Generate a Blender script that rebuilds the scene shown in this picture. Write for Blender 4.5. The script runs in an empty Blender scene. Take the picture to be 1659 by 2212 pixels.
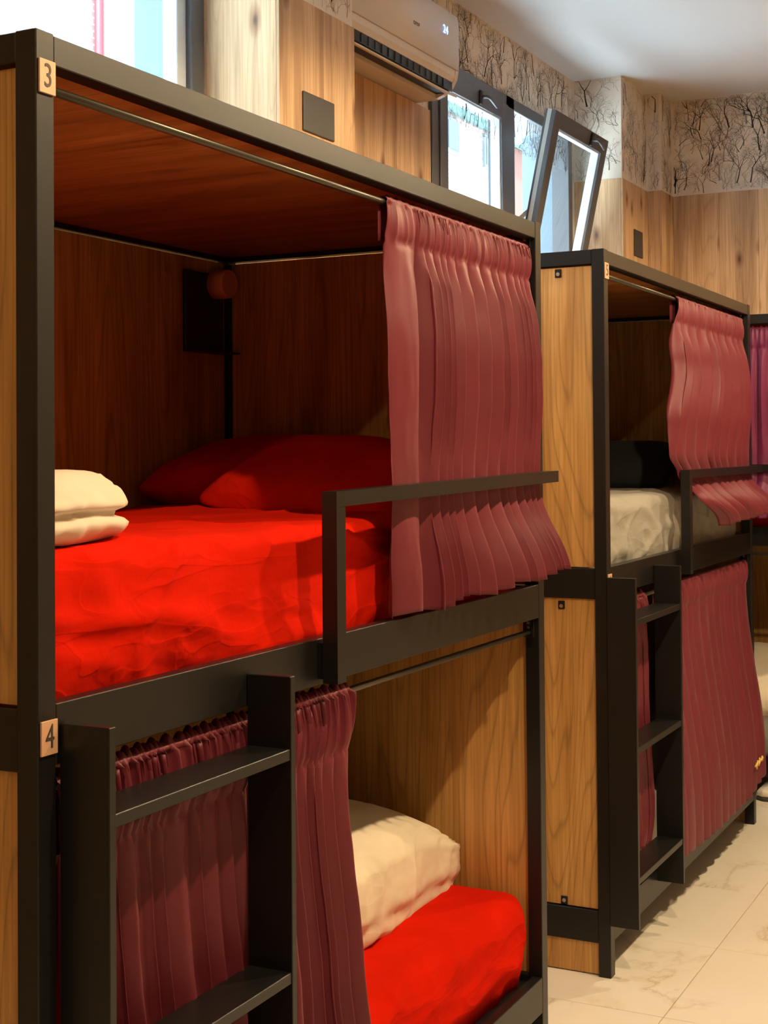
import bpy, bmesh, math, random
from mathutils import Vector, noise, Matrix

sc = bpy.context.scene
COL = sc.collection

# ------------------------------------------------------------------ camera
F_PX, PX, PY = 3041.53, 884.7366, 913.2827
YAW, PITCH, ROLL = .46, .0192, -.008
cam_d = bpy.data.cameras.new('camera')
cam = bpy.data.objects.new('camera', cam_d); COL.objects.link(cam); sc.camera = cam
cam_d.sensor_fit = 'HORIZONTAL'; cam_d.sensor_width = 36.0
cam_d.lens = F_PX / 1659 * 36.0
cam_d.shift_x = (829.5 - PX) / 1659
cam_d.shift_y = (PY - 1106) / 1659
cam_d.clip_start = .05; cam_d.clip_end = 200
fw = Vector((math.cos(PITCH) * math.cos(YAW), math.cos(PITCH) * math.sin(YAW), math.sin(PITCH)))
rt = fw.cross(Vector((0, 0, 1))).normalized(); up = rt.cross(fw)
c_, s_ = math.cos(ROLL), math.sin(ROLL)
rt, up = c_ * rt + s_ * up, -s_ * rt + c_ * up
cam.matrix_world = Matrix(((rt.x, up.x, -fw.x, -1.5852), (rt.y, up.y, -fw.y, -1.387), (rt.z, up.z, -fw.z, 1.6251), (0, 0, 0, 1)))

# ------------------------------------------------------------------ exposure, sky, lights
sc.view_settings.view_transform = 'Standard'
sc.view_settings.look = 'None'
sc.view_settings.gamma = 1.0
sc.view_settings.use_curve_mapping = False
sc.view_settings.exposure = 0.18
world = bpy.data.worlds.new('sky'); sc.world = world; world.use_nodes = True
wb = world.node_tree.nodes['Background']
wb.inputs[0].default_value = (.74, .89, 1.0, 1); wb.inputs[1].default_value = 6.0
sun_d = bpy.data.lights.new('sun', 'SUN'); sun_d.energy = 85; sun_d.angle = .01; sun_d.color = (.86, .96, 1)
sun = bpy.data.objects.new('sun', sun_d); COL.objects.link(sun)
sun.rotation_euler = Vector((.72, .06, -.69)).to_track_quat('-Z', 'Y').to_euler()
# warm ceiling downlights in a row over the aisle
LAMP_Y, LAMP_Z = -1.45, 3.53
for lx, le in ((-1.9, 40), (.35, 190), (2.3, 185), (4.3, 150), (6.1, 70)):
    ld = bpy.data.lights.new('downlight', 'SPOT'); ld.spot_size = math.radians(163); ld.spot_blend = .12; ld.energy = le; ld.color = (1.0, .74, .42); ld.shadow_soft_size = .035
    lo = bpy.data.objects.new('downlight', ld); COL.objects.link(lo); lo.location = (lx, LAMP_Y, LAMP_Z)

def portal(x0, x1, z0, z1, y):
    d = bpy.data.lights.new('window_portal', 'AREA'); d.shape = 'RECTANGLE'; d.size = x1 - x0; d.size_y = z1 - z0
    d.cycles.is_portal = True
    o = bpy.data.objects.new('window_portal', d); COL.objects.link(o)
    o.location = ((x0 + x1) / 2, y, (z0 + z1) / 2); o.rotation_euler = (math.radians(-90), 0, 0)   # faces -Y, into the room
portal(.55, 2.43, 2.3, 3.5, 1.47)
portal(4.25, 6.1, 2.25, 3.45, 1.47)

# ------------------------------------------------------------------ materials
def new_mat(name):
    m = bpy.data.materials.new(name); m.use_nodes = True
    nt = m.node_tree; b = nt.nodes['Principled BSDF']
    return m, nt, b
def lin(r, g, b):
    f = lambda v: ((v / 255 + .055) / 1.055) ** 2.4 if v > 10 else v / 255 / 12.92
    return (f(r), f(g), f(b), 1)
def plain(name, col, rough=.5, metal=0.0, spec=.5, bump=0, bscale=200, sheen=0, emit=0):
    m, nt, b = new_mat(name)
    b.inputs['Base Color'].default_value = col if len(col) == 4 else (*col, 1)
    b.inputs['Roughness'].default_value = rough; b.inputs['Metallic'].default_value = metal
    b.inputs['Specular IOR Level'].default_value = spec
    if sheen:
        b.inputs['Sheen Weight'].default_value = sheen; b.inputs['Sheen Roughness'].default_value = .35
    if emit:
        b.inputs['Emission Color'].default_value = col if len(col) == 4 else (*col, 1); b.inputs['Emission Strength'].default_value = emit
    tc = nt.nodes.new('ShaderNodeTexCoord'); nz = nt.nodes.new('ShaderNodeTexNoise')
    nz.inputs['Scale'].default_value = bscale; nz.inputs['Detail'].default_value = 3
    nt.links.new(tc.outputs['Object'], nz.inputs['Vector'])
    if bump:
        bp = nt.nodes.new('ShaderNodeBump'); bp.inputs['Strength'].default_value = bump; bp.inputs['Distance'].default_value = .002
        nt.links.new(nz.outputs['Fac'], bp.inputs['Height']); nt.links.new(bp.outputs['Normal'], b.inputs['Normal'])
    return m
def ramp(nt, stops):
    r = nt.nodes.new('ShaderNodeValToRGB'); e = r.color_ramp.elements
    while len(e) < len(stops): e.new(.5)
    for k, (p, c) in enumerate(stops):
        e[k].position = p; e[k].color = c if len(c) == 4 else (*c, 1)
    return r
def mixc(nt, mode, fac, a, b):
    x = nt.nodes.new('ShaderNodeMix'); x.data_type = 'RGBA'; x.blend_type = mode
    for sock, v in ((x.inputs[0], fac), (x.inputs[6], a), (x.inputs[7], b)):
        if hasattr(v, 'links'): nt.links.new(v, sock)
        else: sock.default_value = v
    return x.outputs[2]
def obj_coords(nt, scale, jitter=7.0):
    tc = nt.nodes.new('ShaderNodeTexCoord'); oi = nt.nodes.new('ShaderNodeObjectInfo')
    ml = nt.nodes.new('ShaderNodeVectorMath'); ml.operation = 'MULTIPLY_ADD'
    cb = nt.nodes.new('ShaderNodeCombineXYZ')
    mt = nt.nodes.new('ShaderNodeMath'); mt.operation = 'MULTIPLY'; mt.inputs[1].default_value = jitter
    nt.links.new(oi.outputs['Random'], mt.inputs[0])
    for k in range(3): nt.links.new(mt.outputs[0], cb.inputs[k])
    ad = nt.nodes.new('ShaderNodeVectorMath'); ad.operation = 'ADD'
    nt.links.new(tc.outputs['Object'], ad.inputs[0]); nt.links.new(cb.outputs[0], ad.inputs[1])
    mp = nt.nodes.new('ShaderNodeMapping'); mp.inputs['Scale'].default_value = scale
    nt.links.new(ad.outputs[0], mp.inputs['Vector'])
    nt.nodes.remove(ml)
    return mp.outputs['Vector'], ad.outputs[0], oi.outputs['Random']
def wood(name, light, mid, dark, grain='z', rough=.45, knots=False, cathedral=.45, fine=.55):
    m, nt, b = new_mat(name)
    def sc_(across, along):
        return {'z': (across, across, along), 'y': (across, along, across), 'x': (along, across, across)}[grain]
    v1, raw, rnd = obj_coords(nt, sc_(1.0, .10))
    n1 = nt.nodes.new('ShaderNodeTexNoise'); n1.inputs['Scale'].default_value = 15; n1.inputs['Detail'].default_value = 7; n1.inputs['Distortion'].default_value = .6
    nt.links.new(v1, n1.inputs['Vector'])
    wv = nt.nodes.new('ShaderNodeTexNoise'); wv.inputs['Scale'].default_value = 4.2; wv.inputs['Detail'].default_value = 2; wv.inputs['Distortion'].default_value = .35
    mp2 = nt.nodes.new('ShaderNodeMapping'); mp2.inputs['Scale'].default_value = sc_(1.0, .075); nt.links.new(raw, mp2.inputs['Vector']); nt.links.new(mp2.outputs[0], wv.inputs['Vector'])
    # contour lines of a smooth field give nested cathedral arches
    mm = nt.nodes.new('ShaderNodeMath'); mm.operation = 'MULTIPLY'; mm.inputs[1].default_value = 30; nt.links.new(wv.outputs['Fac'], mm.inputs[0])
    fr = nt.nodes.new('ShaderNodeMath'); fr.operation = 'FRACT'; nt.links.new(mm.outputs[0], fr.inputs[0])
    cr = ramp(nt, [(0, (1, 1, 1)), (.45, (.9, .9, .9)), (.60, (.30, .30, .30)), (.70, (.9, .9, .9)), (1, (1, 1, 1))]); nt.links.new(fr.outputs[0], cr.inputs[0])
    r1 = ramp(nt, [(.22, dark), (.47, mid), (.72, light)]); nt.links.new(n1.outputs['Fac'], r1.inputs[0])
    col = mixc(nt, 'MULTIPLY', cathedral, r1.outputs[0], cr.outputs[0])
    mp3 = nt.nodes.new('ShaderNodeMapping'); mp3.inputs['Scale'].default_value = sc_(1.0, .02); nt.links.new(raw, mp3.inputs['Vector'])
    n3 = nt.nodes.new('ShaderNodeTexNoise'); n3.inputs['Scale'].default_value = 150; n3.inputs['Detail'].default_value = 2; nt.links.new(mp3.outputs[0], n3.inputs['Vector'])
    r3 = ramp(nt, [(.35, (.62, .58, .54)), (.6, (1, 1, 1))]); nt.links.new(n3.outputs['Fac'], r3.inputs[0])
    col = mixc(nt, 'MULTIPLY', fine, col, r3.outputs[0])
    if knots:
        sp4 = nt.nodes.new('ShaderNodeSeparateXYZ'); nt.links.new(raw, sp4.inputs[0]); ad4 = nt.nodes.new('ShaderNodeMath'); ad4.operation = 'ADD'; nt.links.new(sp4.outputs[0], ad4.inputs[0]); nt.links.new(sp4.outputs[1], ad4.inputs[1])
        cb4 = nt.nodes.new('ShaderNodeCombineXYZ'); nt.links.new(ad4.outputs[0], cb4.inputs[0]); nt.links.new(sp4.outputs[2], cb4.inputs[1])
        mp4 = nt.nodes.new('ShaderNodeMapping'); mp4.inputs['Scale'].default_value = (4.2, 1.9, 1); nt.links.new(cb4.outputs[0], mp4.inputs['Vector'])
        vo = nt.nodes.new('ShaderNodeTexVoronoi'); vo.voronoi_dimensions = '2D'; vo.inputs['Scale'].default_value = 1.0; vo.inputs['Randomness'].default_value = 1; nt.links.new(mp4.outputs[0], vo.inputs['Vector'])
        rk = ramp(nt, [(.012, (.10, .06, .035)), (.05, (.50, .38, .30)), (.13, (1, 1, 1))]); nt.links.new(vo.outputs['Distance'], rk.inputs[0])
        col = mixc(nt, 'MULTIPLY', .9, col, rk.outputs[0])
        mp5 = nt.nodes.new('ShaderNodeMapping'); mp5.inputs['Scale'].default_value = sc_(6.0, .45); nt.links.new(raw, mp5.inputs['Vector'])
        n5 = nt.nodes.new('ShaderNodeTexNoise'); n5.inputs['Scale'].default_value = 1.4; n5.inputs['Detail'].default_value = 3; nt.links.new(mp5.outputs[0], n5.inputs['Vector'])
        r5 = ramp(nt, [(.33, (.52, .45, .40)), (.5, (1, 1, 1))]); nt.links.new(n5.outputs['Fac'], r5.inputs[0])
        col = mixc(nt, 'MULTIPLY', .7, col, r5.outputs[0])
    nt.links.new(col, b.inputs['Base Color'])
    b.inputs['Roughness'].default_value = rough
    bp = nt.nodes.new('ShaderNodeBump'); bp.inputs['Strength'].default_value = .15; bp.inputs['Distance'].default_value = .001
    nt.links.new(n3.outputs['Fac'], bp.inputs['Height']); nt.links.new(bp.outputs['Normal'], b.inputs['Normal'])
    return m
def cloth(name, col, rough=.8, sheen=.2, bump=.3, var=.12, spec=.2, creases=0):
    m, nt, b = new_mat(name)
    tc = nt.nodes.new('ShaderNodeTexCoord')
    nz = nt.nodes.new('ShaderNodeTexNoise'); nz.inputs['Scale'].default_value = 6; nz.inputs['Detail'].default_value = 5
    nt.links.new(tc.outputs['Object'], nz.inputs['Vector'])
    lo_ = tuple(c * (1 - var) for c in col[:3]); hi = tuple(min(1, c * (1 + var)) for c in col[:3])
    r = ramp(nt, [(.3, lo_), (.7, hi)]); nt.links.new(nz.outputs['Fac'], r.inputs[0])
    nt.links.new(r.outputs[0], b.inputs['Base Color'])
    b.inputs['Roughness'].default_value = rough; b.inputs['Specular IOR Level'].default_value = spec
    b.inputs['Sheen Weight'].default_value = sheen; b.inputs['Sheen Roughness'].default_value = .4
    b.inputs['Sheen Tint'].default_value = (*[min(1, .35 + c) for c in col[:3]], 1)
    n2 = nt.nodes.new('ShaderNodeTexNoise'); n2.inputs['Scale'].default_value = 45; n2.inputs['Detail'].default_value = 6
    nt.links.new(tc.outputs['Object'], n2.inputs['Vector'])
    bp = nt.nodes.new('ShaderNodeBump'); bp.inputs['Strength'].default_value = bump; bp.inputs['Distance'].default_value = .003
    nt.links.new(n2.outputs['Fac'], bp.inputs['Height'])
    last = bp
    if creases:   # thin pressed-in fold lines of slept-on cotton
        for k, (scl, rotz) in enumerate((((1.6, 4.0, 8.0), .5), ((2.0, 4.0, 10.0), -.75), ((5.0, 5.0, 9.0), .25))):
            mp = nt.nodes.new('ShaderNodeMapping'); mp.inputs['Scale'].default_value = scl; mp.inputs['Rotation'].default_value = (0, rotz, 0); mp.inputs['Location'].default_value = (k * 5.3, 1.7 * k, k)
            nt.links.new(tc.outputs['Object'], mp.inputs['Vector'])
            n4 = nt.nodes.new('ShaderNodeTexNoise'); n4.inputs['Scale'].default_value = 1.0; n4.inputs['Detail'].default_value = 1.5; n4.inputs['Roughness'].default_value = .4
            nt.links.new(mp.outputs[0], n4.inputs['Vector'])
            rr = ramp(nt, [(.44, (0, 0, 0)), (.495, (1, 1, 1)), (.505, (.35, .35, .35)), (.56, (0, 0, 0))]); nt.links.new(n4.outputs['Fac'], rr.inputs[0])
            b4 = nt.nodes.new('ShaderNodeBump'); b4.inputs['Strength'].default_value = creases; b4.inputs['Distance'].default_value = .008
            nt.links.new(rr.outputs[0], b4.inputs['Height']); nt.links.new(last.outputs['Normal'], b4.inputs['Normal']); last = b4
    nt.links.new(last.outputs['Normal'], b.inputs['Normal'])
    return m

M = {}
M['metal'] = plain('black_powder_coated_steel', (.009, .0088, .0088), .36, 0, .38, .06, 900)
M['frame'] = plain('anthracite_aluminium', (.085, .088, .095), .45, 0, .5)
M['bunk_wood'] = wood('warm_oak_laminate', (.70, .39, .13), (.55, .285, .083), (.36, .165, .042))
M['roof_wood'] = wood('shaded_oak_laminate_crosswise', (.50, .19, .05), (.36, .12, .03), (.20, .06, .018), grain='y')  # same oak, with under-roof shade and red bounce put into its colour
M['wall_wood'] = wood('knotty_wall_oak', (.74, .50, .29), (.64, .41, .215), (.45, .27, .13), knots=True, cathedral=.25, rough=.55)
M['curtain'] = cloth('burgundy_satin_curtain', (.148, .016, .029), .5, .16, .05, .06, .4)
M['curtain_far'] = cloth('plum_satin_curtain', (.16, .018, .075), .5, .22, .05, .06, .35)
M['red'] = cloth('red_cotton_sheet', (.58, .0105, .0010), .95, 0, .5, .10, spec=.05, creases=.20)
M['cream'] = cloth('cream_cotton', (.74, .64, .50), .85, .15, .2, .05, creases=.10)
M['white'] = cloth('white_cotton', (.70, .585, .47), .85, .15, .2, .04)
M['grey'] = cloth('grey_cotton_sheet', (.33, .31, .275), .85, .1, .25, .08, creases=.12)
M['black_cloth'] = cloth('black_cotton', (.02, .022, .025), .9, .1, .2, .1)
M['plaster'] = plain('tan_plaster', (.33, .26, .19), .9, 0, .2, .1, 60)  # for the unseen walls, toned dark to cut bounce light in the room
M['ceiling'] = plain('white_ceiling_paint', (.75, .80, .82), .9, 0, .2, .08, 40)
M['paper'] = plain('cream_wallpaper', (.78, .71, .60), .85, 0, .2, .1, 90)
M['ink'] = plain('dark_wallpaper_ink', (.12, .10, .085), .9, 0, .2)
M['ink_soft'] = plain('faded_wallpaper_ink', (.44, .38, .31), .9, 0, .2)
M['plate'] = plain('dark_grey_cover_plate', (.045, .040, .036), .5)
M['copper'] = plain('copper_number_plate', (.62, .36, .22), .5, 0, .5, .3, 150)
M['digit'] = plain('black_engraving', (.05, .04, .03), .6)
M['ac'] = plain('white_plastic', (.74, .72, .67), .4)
M['ac_dark'] = plain('black_plastic_vent', (.012, .011, .011), .5)
M['blue_led'] = plain('blue_led_digits', (.25, .45, 1.0), .5, emit=3.0)
M['chrome'] = plain('bright_zinc', (.75, .75, .72), .25, 1.0)
M['rod'] = plain('brushed_dark_rod', (.085, .075, .06), .32, .7)
M['bead'] = plain('daylit_glazing_bead', (.62, .70, .76), .5)  # pale blue paints in the daylight on beads and inner sash sides
M['gasket'] = plain('galvanised_sash_edge', (.55, .56, .52), .5)
M['disc'] = plain('terracotta_lamp_disc', (.80, .36, .24), .6)
M['gold'] = plain('gold_embroidery', (.80, .55, .15), .6)
M['sole'] = plain('dark_rubber_sole', (.05, .045, .04), .8)
M['shoe'] = plain('off_white_canvas', (.72, .66, .58), .8, bump=.2)
M['grout'] = plain('beige_grout', (.38, .32, .24), .9)
def glass_mat():
    m, nt, b = new_mat('clear_window_glass')
    out = nt.nodes['Material Output']
    tr = nt.nodes.new('ShaderNodeBsdfTransparent'); tr.inputs[0].default_value = (.93, .97, .98, 1)
    gl = nt.nodes.new('ShaderNodeBsdfGlossy'); gl.inputs['Roughness'].default_value = .01
    fr = nt.nodes.new('ShaderNodeFresnel'); fr.inputs[0].default_value = 1.5
    mx = nt.nodes.new('ShaderNodeMixShader'); ge = nt.nodes.new('ShaderNodeNewGeometry'); sb = nt.nodes.new('ShaderNodeMath'); sb.operation = 'SUBTRACT'; sb.inputs[0].default_value = 1; nt.links.new(ge.outputs['Backfacing'], sb.inputs[1])
    ml = nt.nodes.new('ShaderNodeMath'); ml.operation = 'MULTIPLY'; nt.links.new(sb.outputs[0], ml.inputs[0]); nt.links.new(fr.outputs[0], ml.inputs[1])
    nt.links.new(ml.outputs[0], mx.inputs[0]); nt.links.new(tr.outputs[0], mx.inputs[1]); nt.links.new(gl.outputs[0], mx.inputs[2])
    nt.links.new(mx.outputs[0], out.inputs['Surface'])
    return m
M['glass'] = glass_mat()
def marble():
    m, nt, b = new_mat('cream_marble_tile')
    v, raw, rnd = obj_coords(nt, (1, 1, 1), 31.0)
    n = nt.nodes.new('ShaderNodeTexNoise'); n.inputs['Scale'].default_value = 1.5; n.inputs['Detail'].default_value = 9; n.inputs['Roughness'].default_value = .58; n.inputs['Distortion'].default_value = 1.1
    nt.links.new(v, n.inputs['Vector'])
    r = ramp(nt, [(.47, (1, 1, 1)), (.494, (.80, .72, .62)), (.502, (.60, .52, .42)), (.512, (.90, .86, .80)), (.56, (1, 1, 1))]); nt.links.new(n.outputs['Fac'], r.inputs[0])
    n2 = nt.nodes.new('ShaderNodeTexNoise'); n2.inputs['Scale'].default_value = 2.6; n2.inputs['Detail'].default_value = 3; nt.links.new(v, n2.inputs['Vector'])
    r2 = ramp(nt, [(.45, (0, 0, 0)), (.65, (1, 1, 1))]); nt.links.new(n2.outputs['Fac'], r2.inputs[0])
    fac = nt.nodes.new('ShaderNodeMath'); fac.operation = 'MULTIPLY'; fac.inputs[1].default_value = .8; nt.links.new(r2.outputs[0], fac.inputs[0])
    col = mixc(nt, 'MULTIPLY', fac.outputs[0], (.83, .775, .69, 1), r.outputs[0])
    nt.links.new(col, b.inputs['Base Color']); b.inputs['Roughness'].default_value = .32
    return m
M['marble'] = marble()
def brick_mat():
    m, nt, b = new_mat('pale_pink_brick_facade')
    tc = nt.nodes.new('ShaderNodeTexCoord'); mp = nt.nodes.new('ShaderNodeMapping'); mp.inputs['Rotation'].default_value = (math.radians(90), 0, 0)
    nt.links.new(tc.outputs['Object'], mp.inputs['Vector'])
    br = nt.nodes.new('ShaderNodeTexBrick'); br.inputs['Scale'].default_value = 1.0
    br.inputs['Brick Width'].default_value = .26; br.inputs['Row Height'].default_value = .078; br.inputs['Mortar Size'].default_value = .011
    br.inputs['Color1'].default_value = (.185, .125, .112, 1); br.inputs['Color2'].default_value = (.215, .155, .14, 1); br.inputs['Mortar'].default_value = (.27, .255, .25, 1)
    nt.links.new(mp.outputs[0], br.inputs['Vector']); nt.links.new(br.outputs['Color'], b.inputs['Base Color']); b.inputs['Roughness'].default_value = .9
    return m
M['brick'] = brick_mat()
M['red_pipe'] = plain('red_drainpipe', (.17, .012, .016), .5)
M['mint'] = plain('mint_concrete_band', (.06, .115, .11), .8)
M['salmon'] = plain('salmon_render', (.125, .055, .04), .8)
M['far_glass'] = plain('blue_grey_window_glass', (.05, .075, .095), .2)
M['far_white'] = plain('white_window_trim', (.15, .16, .165), .7)
M['stone'] = plain('pale_blue_render', (.13, .17, .20), .8, bump=.1, bscale=50)
M['asphalt'] = plain('street_paving', (.70, .78, .82), .9)

# ------------------------------------------------------------------ helpers
def link(name, me, mat, parent=None, smooth=False):
    o = bpy.data.objects.new(name, me); COL.objects.link(o)
    if mat is not None: me.materials.append(mat)
    if parent is not None: o.parent = parent
    if smooth:
        for p in me.polygons: p.use_smooth = True
    return o
def empty(name, loc=(0, 0, 0), rotz=0, parent=None):
    o = bpy.data.objects.new(name, None); COL.objects.link(o); o.location = loc; o.rotation_euler = (0, 0, rotz)
    o.empty_display_size = .1
    if parent is not None: o.parent = parent
    return o
def tag(o, label, cat=None, group=None, kind=None):
    if label: o['label'] = label
    if cat: o['category'] = cat
    if group: o['group'] = group
    if kind: o['kind'] = kind
    return o
def bm_box(bm, a, b):
    x0, y0, z0 = a; x1, y1, z1 = b
    vs = [bm.verts.new(p) for p in ((x0, y0, z0), (x1, y0, z0), (x1, y1, z0), (x0, y1, z0), (x0, y0, z1), (x1, y0, z1), (x1, y1, z1), (x0, y1, z1))]
    for f in ((0, 3, 2, 1), (4, 5, 6, 7), (0, 1, 5, 4), (1, 2, 6, 5), (2, 3, 7, 6), (3, 0, 4, 7)): bm.faces.new([vs[i] for i in f])
    return vs
def boxes(name, bxs, mat, parent=None, bevel=0.0, seg=1):
    bm = bmesh.new()
    for a, b in bxs: bm_box(bm, a, b)
    if bevel:
        bmesh.ops.bevel(bm, geom=list(bm.edges), offset=bevel, segments=seg, affect='EDGES', profile=.5)
    me = bpy.data.meshes.new(name); bm.to_mesh(me); bm.free()
    return link(name, me, mat, parent)
def box(name, a, b, mat, parent=None, bevel=0.0, seg=1): return boxes(name, [(a, b)], mat, parent, bevel, seg)
def tube(name, pts, r, mat, parent=None, seg=10, caps=True):
    bm = bmesh.new(); rings = []
    pts = [Vector(p) for p in pts]
    for i, p in enumerate(pts):
        d = (pts[min(i + 1, len(pts) - 1)] - pts[max(i - 1, 0)]).normalized()
        a = d.orthogonal().normalized() if i == 0 else (rings_a - d * rings_a.dot(d)).normalized()
        rings_a = a
        b = d.cross(a); rr = r[i] if isinstance(r, (list, tuple)) else r
        rings.append([bm.verts.new(p + (a * math.cos(2 * math.pi * k / seg) + b * math.sin(2 * math.pi * k / seg)) * rr) for k in range(seg)])
    for A, B in zip(rings, rings[1:]):
        for k in range(seg): bm.faces.new((A[k], A[(k + 1) % seg], B[(k + 1) % seg], B[k]))
    if caps: bm.faces.new(rings[0][::-1]); bm.faces.new(rings[-1])
    bmesh.ops.recalc_face_normals(bm, faces=bm.faces)
    me = bpy.data.meshes.new(name); bm.to_mesh(me); bm.free()
    o = link(name, me, mat, parent)
    for p in me.polygons: p.use_smooth = len(p.vertices) == 4
    return o
def prism(name, prof, axis, a, b, mat, parent=None, smooth=False):
    """closed 2-D profile extruded along an axis: profile pairs are the two other axes in order"""
    bm = bmesh.new()
    def P(u, v, t): return {'x': (t, u, v), 'y': (u, t, v), 'z': (u, v, t)}[axis]
    A = [bm.verts.new(P(u, v, a)) for u, v in prof]; B = [bm.verts.new(P(u, v, b)) for u, v in prof]
    n = len(prof)
    for k in range(n): bm.faces.new((A[k], A[(k + 1) % n], B[(k + 1) % n], B[k]))
    bm.faces.new(A[::-1]); bm.faces.new(B)
    bmesh.ops.recalc_face_normals(bm, faces=bm.faces)
    me = bpy.data.meshes.new(name); bm.to_mesh(me); bm.free()
    o = link(name, me, mat, parent)
    if smooth:
        for p in me.polygons: p.use_smooth = len(p.vertices) == 4
    return o
def text(name, body, size, mat, parent, loc, rot, extrude=.0006, xs=1.0):
    cu = bpy.data.curves.new(name, 'FONT'); cu.body = body; cu.size = size; cu.align_x = 'CENTER'; cu.align_y = 'CENTER'; cu.extrude = extrude
    tmp = bpy.data.objects.new('tmp', cu); COL.objects.link(tmp)
    dg = bpy.context.evaluated_depsgraph_get(); me = bpy.data.meshes.new_from_object(tmp.evaluated_get(dg))
    bpy.data.objects.remove(tmp); me.name = name; me.materials.clear()
    o = link(name, me, mat, parent); o.location = loc; o.rotation_euler = rot; o.scale = (xs, 1, 1)
    return o
def soft_box(name, size, rad, res, fn, mat, parent=None, loc=(0, 0, 0), rot=(0, 0, 0)):
    """rounded dense box (origin at the base centre), every vertex shaped by fn(p, n) -> p"""
    sx, sy, sz = size; cnt = [max(2, int(round(s / res))) for s in size]
    verts, idx, faces = [], {}, []
    def vid(i, j, k):
        key = (i, j, k)
        if key not in idx:
            g = Vector(((i / cnt[0] - .5) * sx, (j / cnt[1] - .5) * sy, k / cnt[2] * sz))
            c = Vector((max(-sx / 2 + rad, min(sx / 2 - rad, g.x)), max(-sy / 2 + rad, min(sy / 2 - rad, g.y)), max(rad, min(sz - rad, g.z))))
            d = g - c
            if d.length < 1e-6: n = Vector((0, 0, 1)); p = g
            else: n = d.normalized(); p = c + n * rad
            idx[key] = len(verts); verts.append(fn(p, n))
        return idx[key]
    nx, ny, nz = cnt
    for i in range(nx):
        for j in range(ny):
            faces.append((vid(i, j, nz), vid(i + 1, j, nz), vid(i + 1, j + 1, nz), vid(i, j + 1, nz)))
            faces.append((vid(i, j, 0), vid(i, j + 1, 0), vid(i + 1, j + 1, 0), vid(i + 1, j, 0)))
    for i in range(nx):
        for k in range(nz):
            faces.append((vid(i, 0, k), vid(i + 1, 0, k), vid(i + 1, 0, k + 1), vid(i, 0, k + 1)))
            faces.append((vid(i, ny, k), vid(i, ny, k + 1), vid(i + 1, ny, k + 1), vid(i + 1, ny, k)))
    for j in range(ny):
        for k in range(nz):
            faces.append((vid(0, j, k), vid(0, j, k + 1), vid(0, j + 1, k + 1), vid(0, j + 1, k)))
            faces.append((vid(nx, j, k), vid(nx, j + 1, k), vid(nx, j + 1, k + 1), vid(nx, j, k + 1)))
    me = bpy.data.meshes.new(name); me.from_pydata([tuple(v) for v in verts], [], faces); me.update()
    o = link(name, me, mat, parent, True); o.location = loc; o.rotation_euler = rot
    return o
def nz3(x, y, z): return noise.noise(Vector((x, y, z)))
def ridge(x, y, z): return max(0.0, 1 - abs(nz3(x, y, z)) * 3.2)
def crease(x, y, z): return max(0.0, 1 - abs(nz3(x, y, z)) * 9) ** 1.3
def sstep(a, b, x):
    t = max(0, min(1, (x - a) / (b - a))); return t * t * (3 - 2 * t)

# ------------------------------------------------------------------ the room
W2, W1, W3 = 1.386, 1.08, 1.092
ZW, ZC = 3.183, 3.776
XA, XB, XC, XD, XE, YJ = 2.432, 2.962, 6.207, 6.70, 6.9545, 1.005
X_MIN, Y_MIN = -4.2, -3.3
WIN1 = (.55, XA, 2.30, 3.60)        # x0,x1,z0,z1
WIN2 = (4.23, 6.12, 2.24, 3.455)
floor = box('floor', (X_MIN, Y_MIN, -.12), (XE + .2, W2 + .2, -.004), M['grout']); tag(floor, 'cream marble tiled floor', kind='structure')
TS = .6145
tile_me = None
tx0, ty0 = 2.36 - 11 * TS, -.225 - 5 * TS
i = 0
for ix in range(40):
    x0 = tx0 + ix * TS
    if x0 + .01 > XE: break
    for iy in range(12):
        y0 = ty0 + iy * TS
        if y0 > W2: break
        a = (x0 + .0016, y0 + .0016); b = (min(x0 + TS, XE) - .0016, min(y0 + TS, W2) - .0016)
        if b[0] - a[0] < .03 or b[1] - a[1] < .03 or b[0] < X_MIN: continue
        full = abs(b[0] - a[0] - TS + .0032) < 1e-4 and abs(b[1] - a[1] - TS + .0032) < 1e-4
        if full and tile_me is not None:
            t = bpy.data.objects.new('tile', tile_me); COL.objects.link(t); t.parent = floor
        else:
            t = box('tile', (0, 0, -.01), (b[0] - a[0], b[1] - a[1], 0), M['marble'], floor, .001)
            if full: tile_me = t.data
        t.location = (a[0], a[1], 0)

ceil = box('ceiling', (X_MIN - .2, Y_MIN - .2, ZC), (XE + .3, W2 + .3, ZC + .25), M['ceiling']); tag(ceil, 'plain white painted ceiling', kind='structure')
# shallow dropped ceiling field: its edge shows as a faint line near the end wall
tr = box('trim_1', (X_MIN, Y_MIN, ZC - .012), (6.45, .72, ZC), M['ceiling']); tag(tr, 'shallow white ceiling step', kind='structure')

x0, x1, z0, z1 = WIN1; u0, u1, v0, v1 = WIN2
YT = W2 + .28
wb_ = boxes('wall_back', [((X_MIN - .2, W2, -.1), (x0, YT, ZC)), ((x0, W2, -.1), (x1, YT, z0)), ((x0, W2, z1), (x1, YT, ZC)),
                          ((x1, W2, -.1), (u0, YT, ZC)), ((u0, W2, -.1), (u1, YT, v0)), ((u0, W2, v1), (u1, YT, ZC)), ((u1, W2, -.1), (XE + .3, YT, ZC))], M['paper'])
tag(wb_, 'window wall with oak cladding below and tree print wallpaper above', kind='structure')
wp1 = box('wall_pier', (XA + .006, W1 + .006, -.1), (XB - .006, W2 + .01, ZC), M['paper']); tag(wp1, 'oak clad pier between the two windows', kind='structure')
wp2 = box('wall_pier', (XC + .006, W3 + .006, -.1), (XE + .3, W2 + .01, ZC), M['paper']); tag(wp2, 'oak clad pier right of the tilted window', kind='structure')
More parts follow.
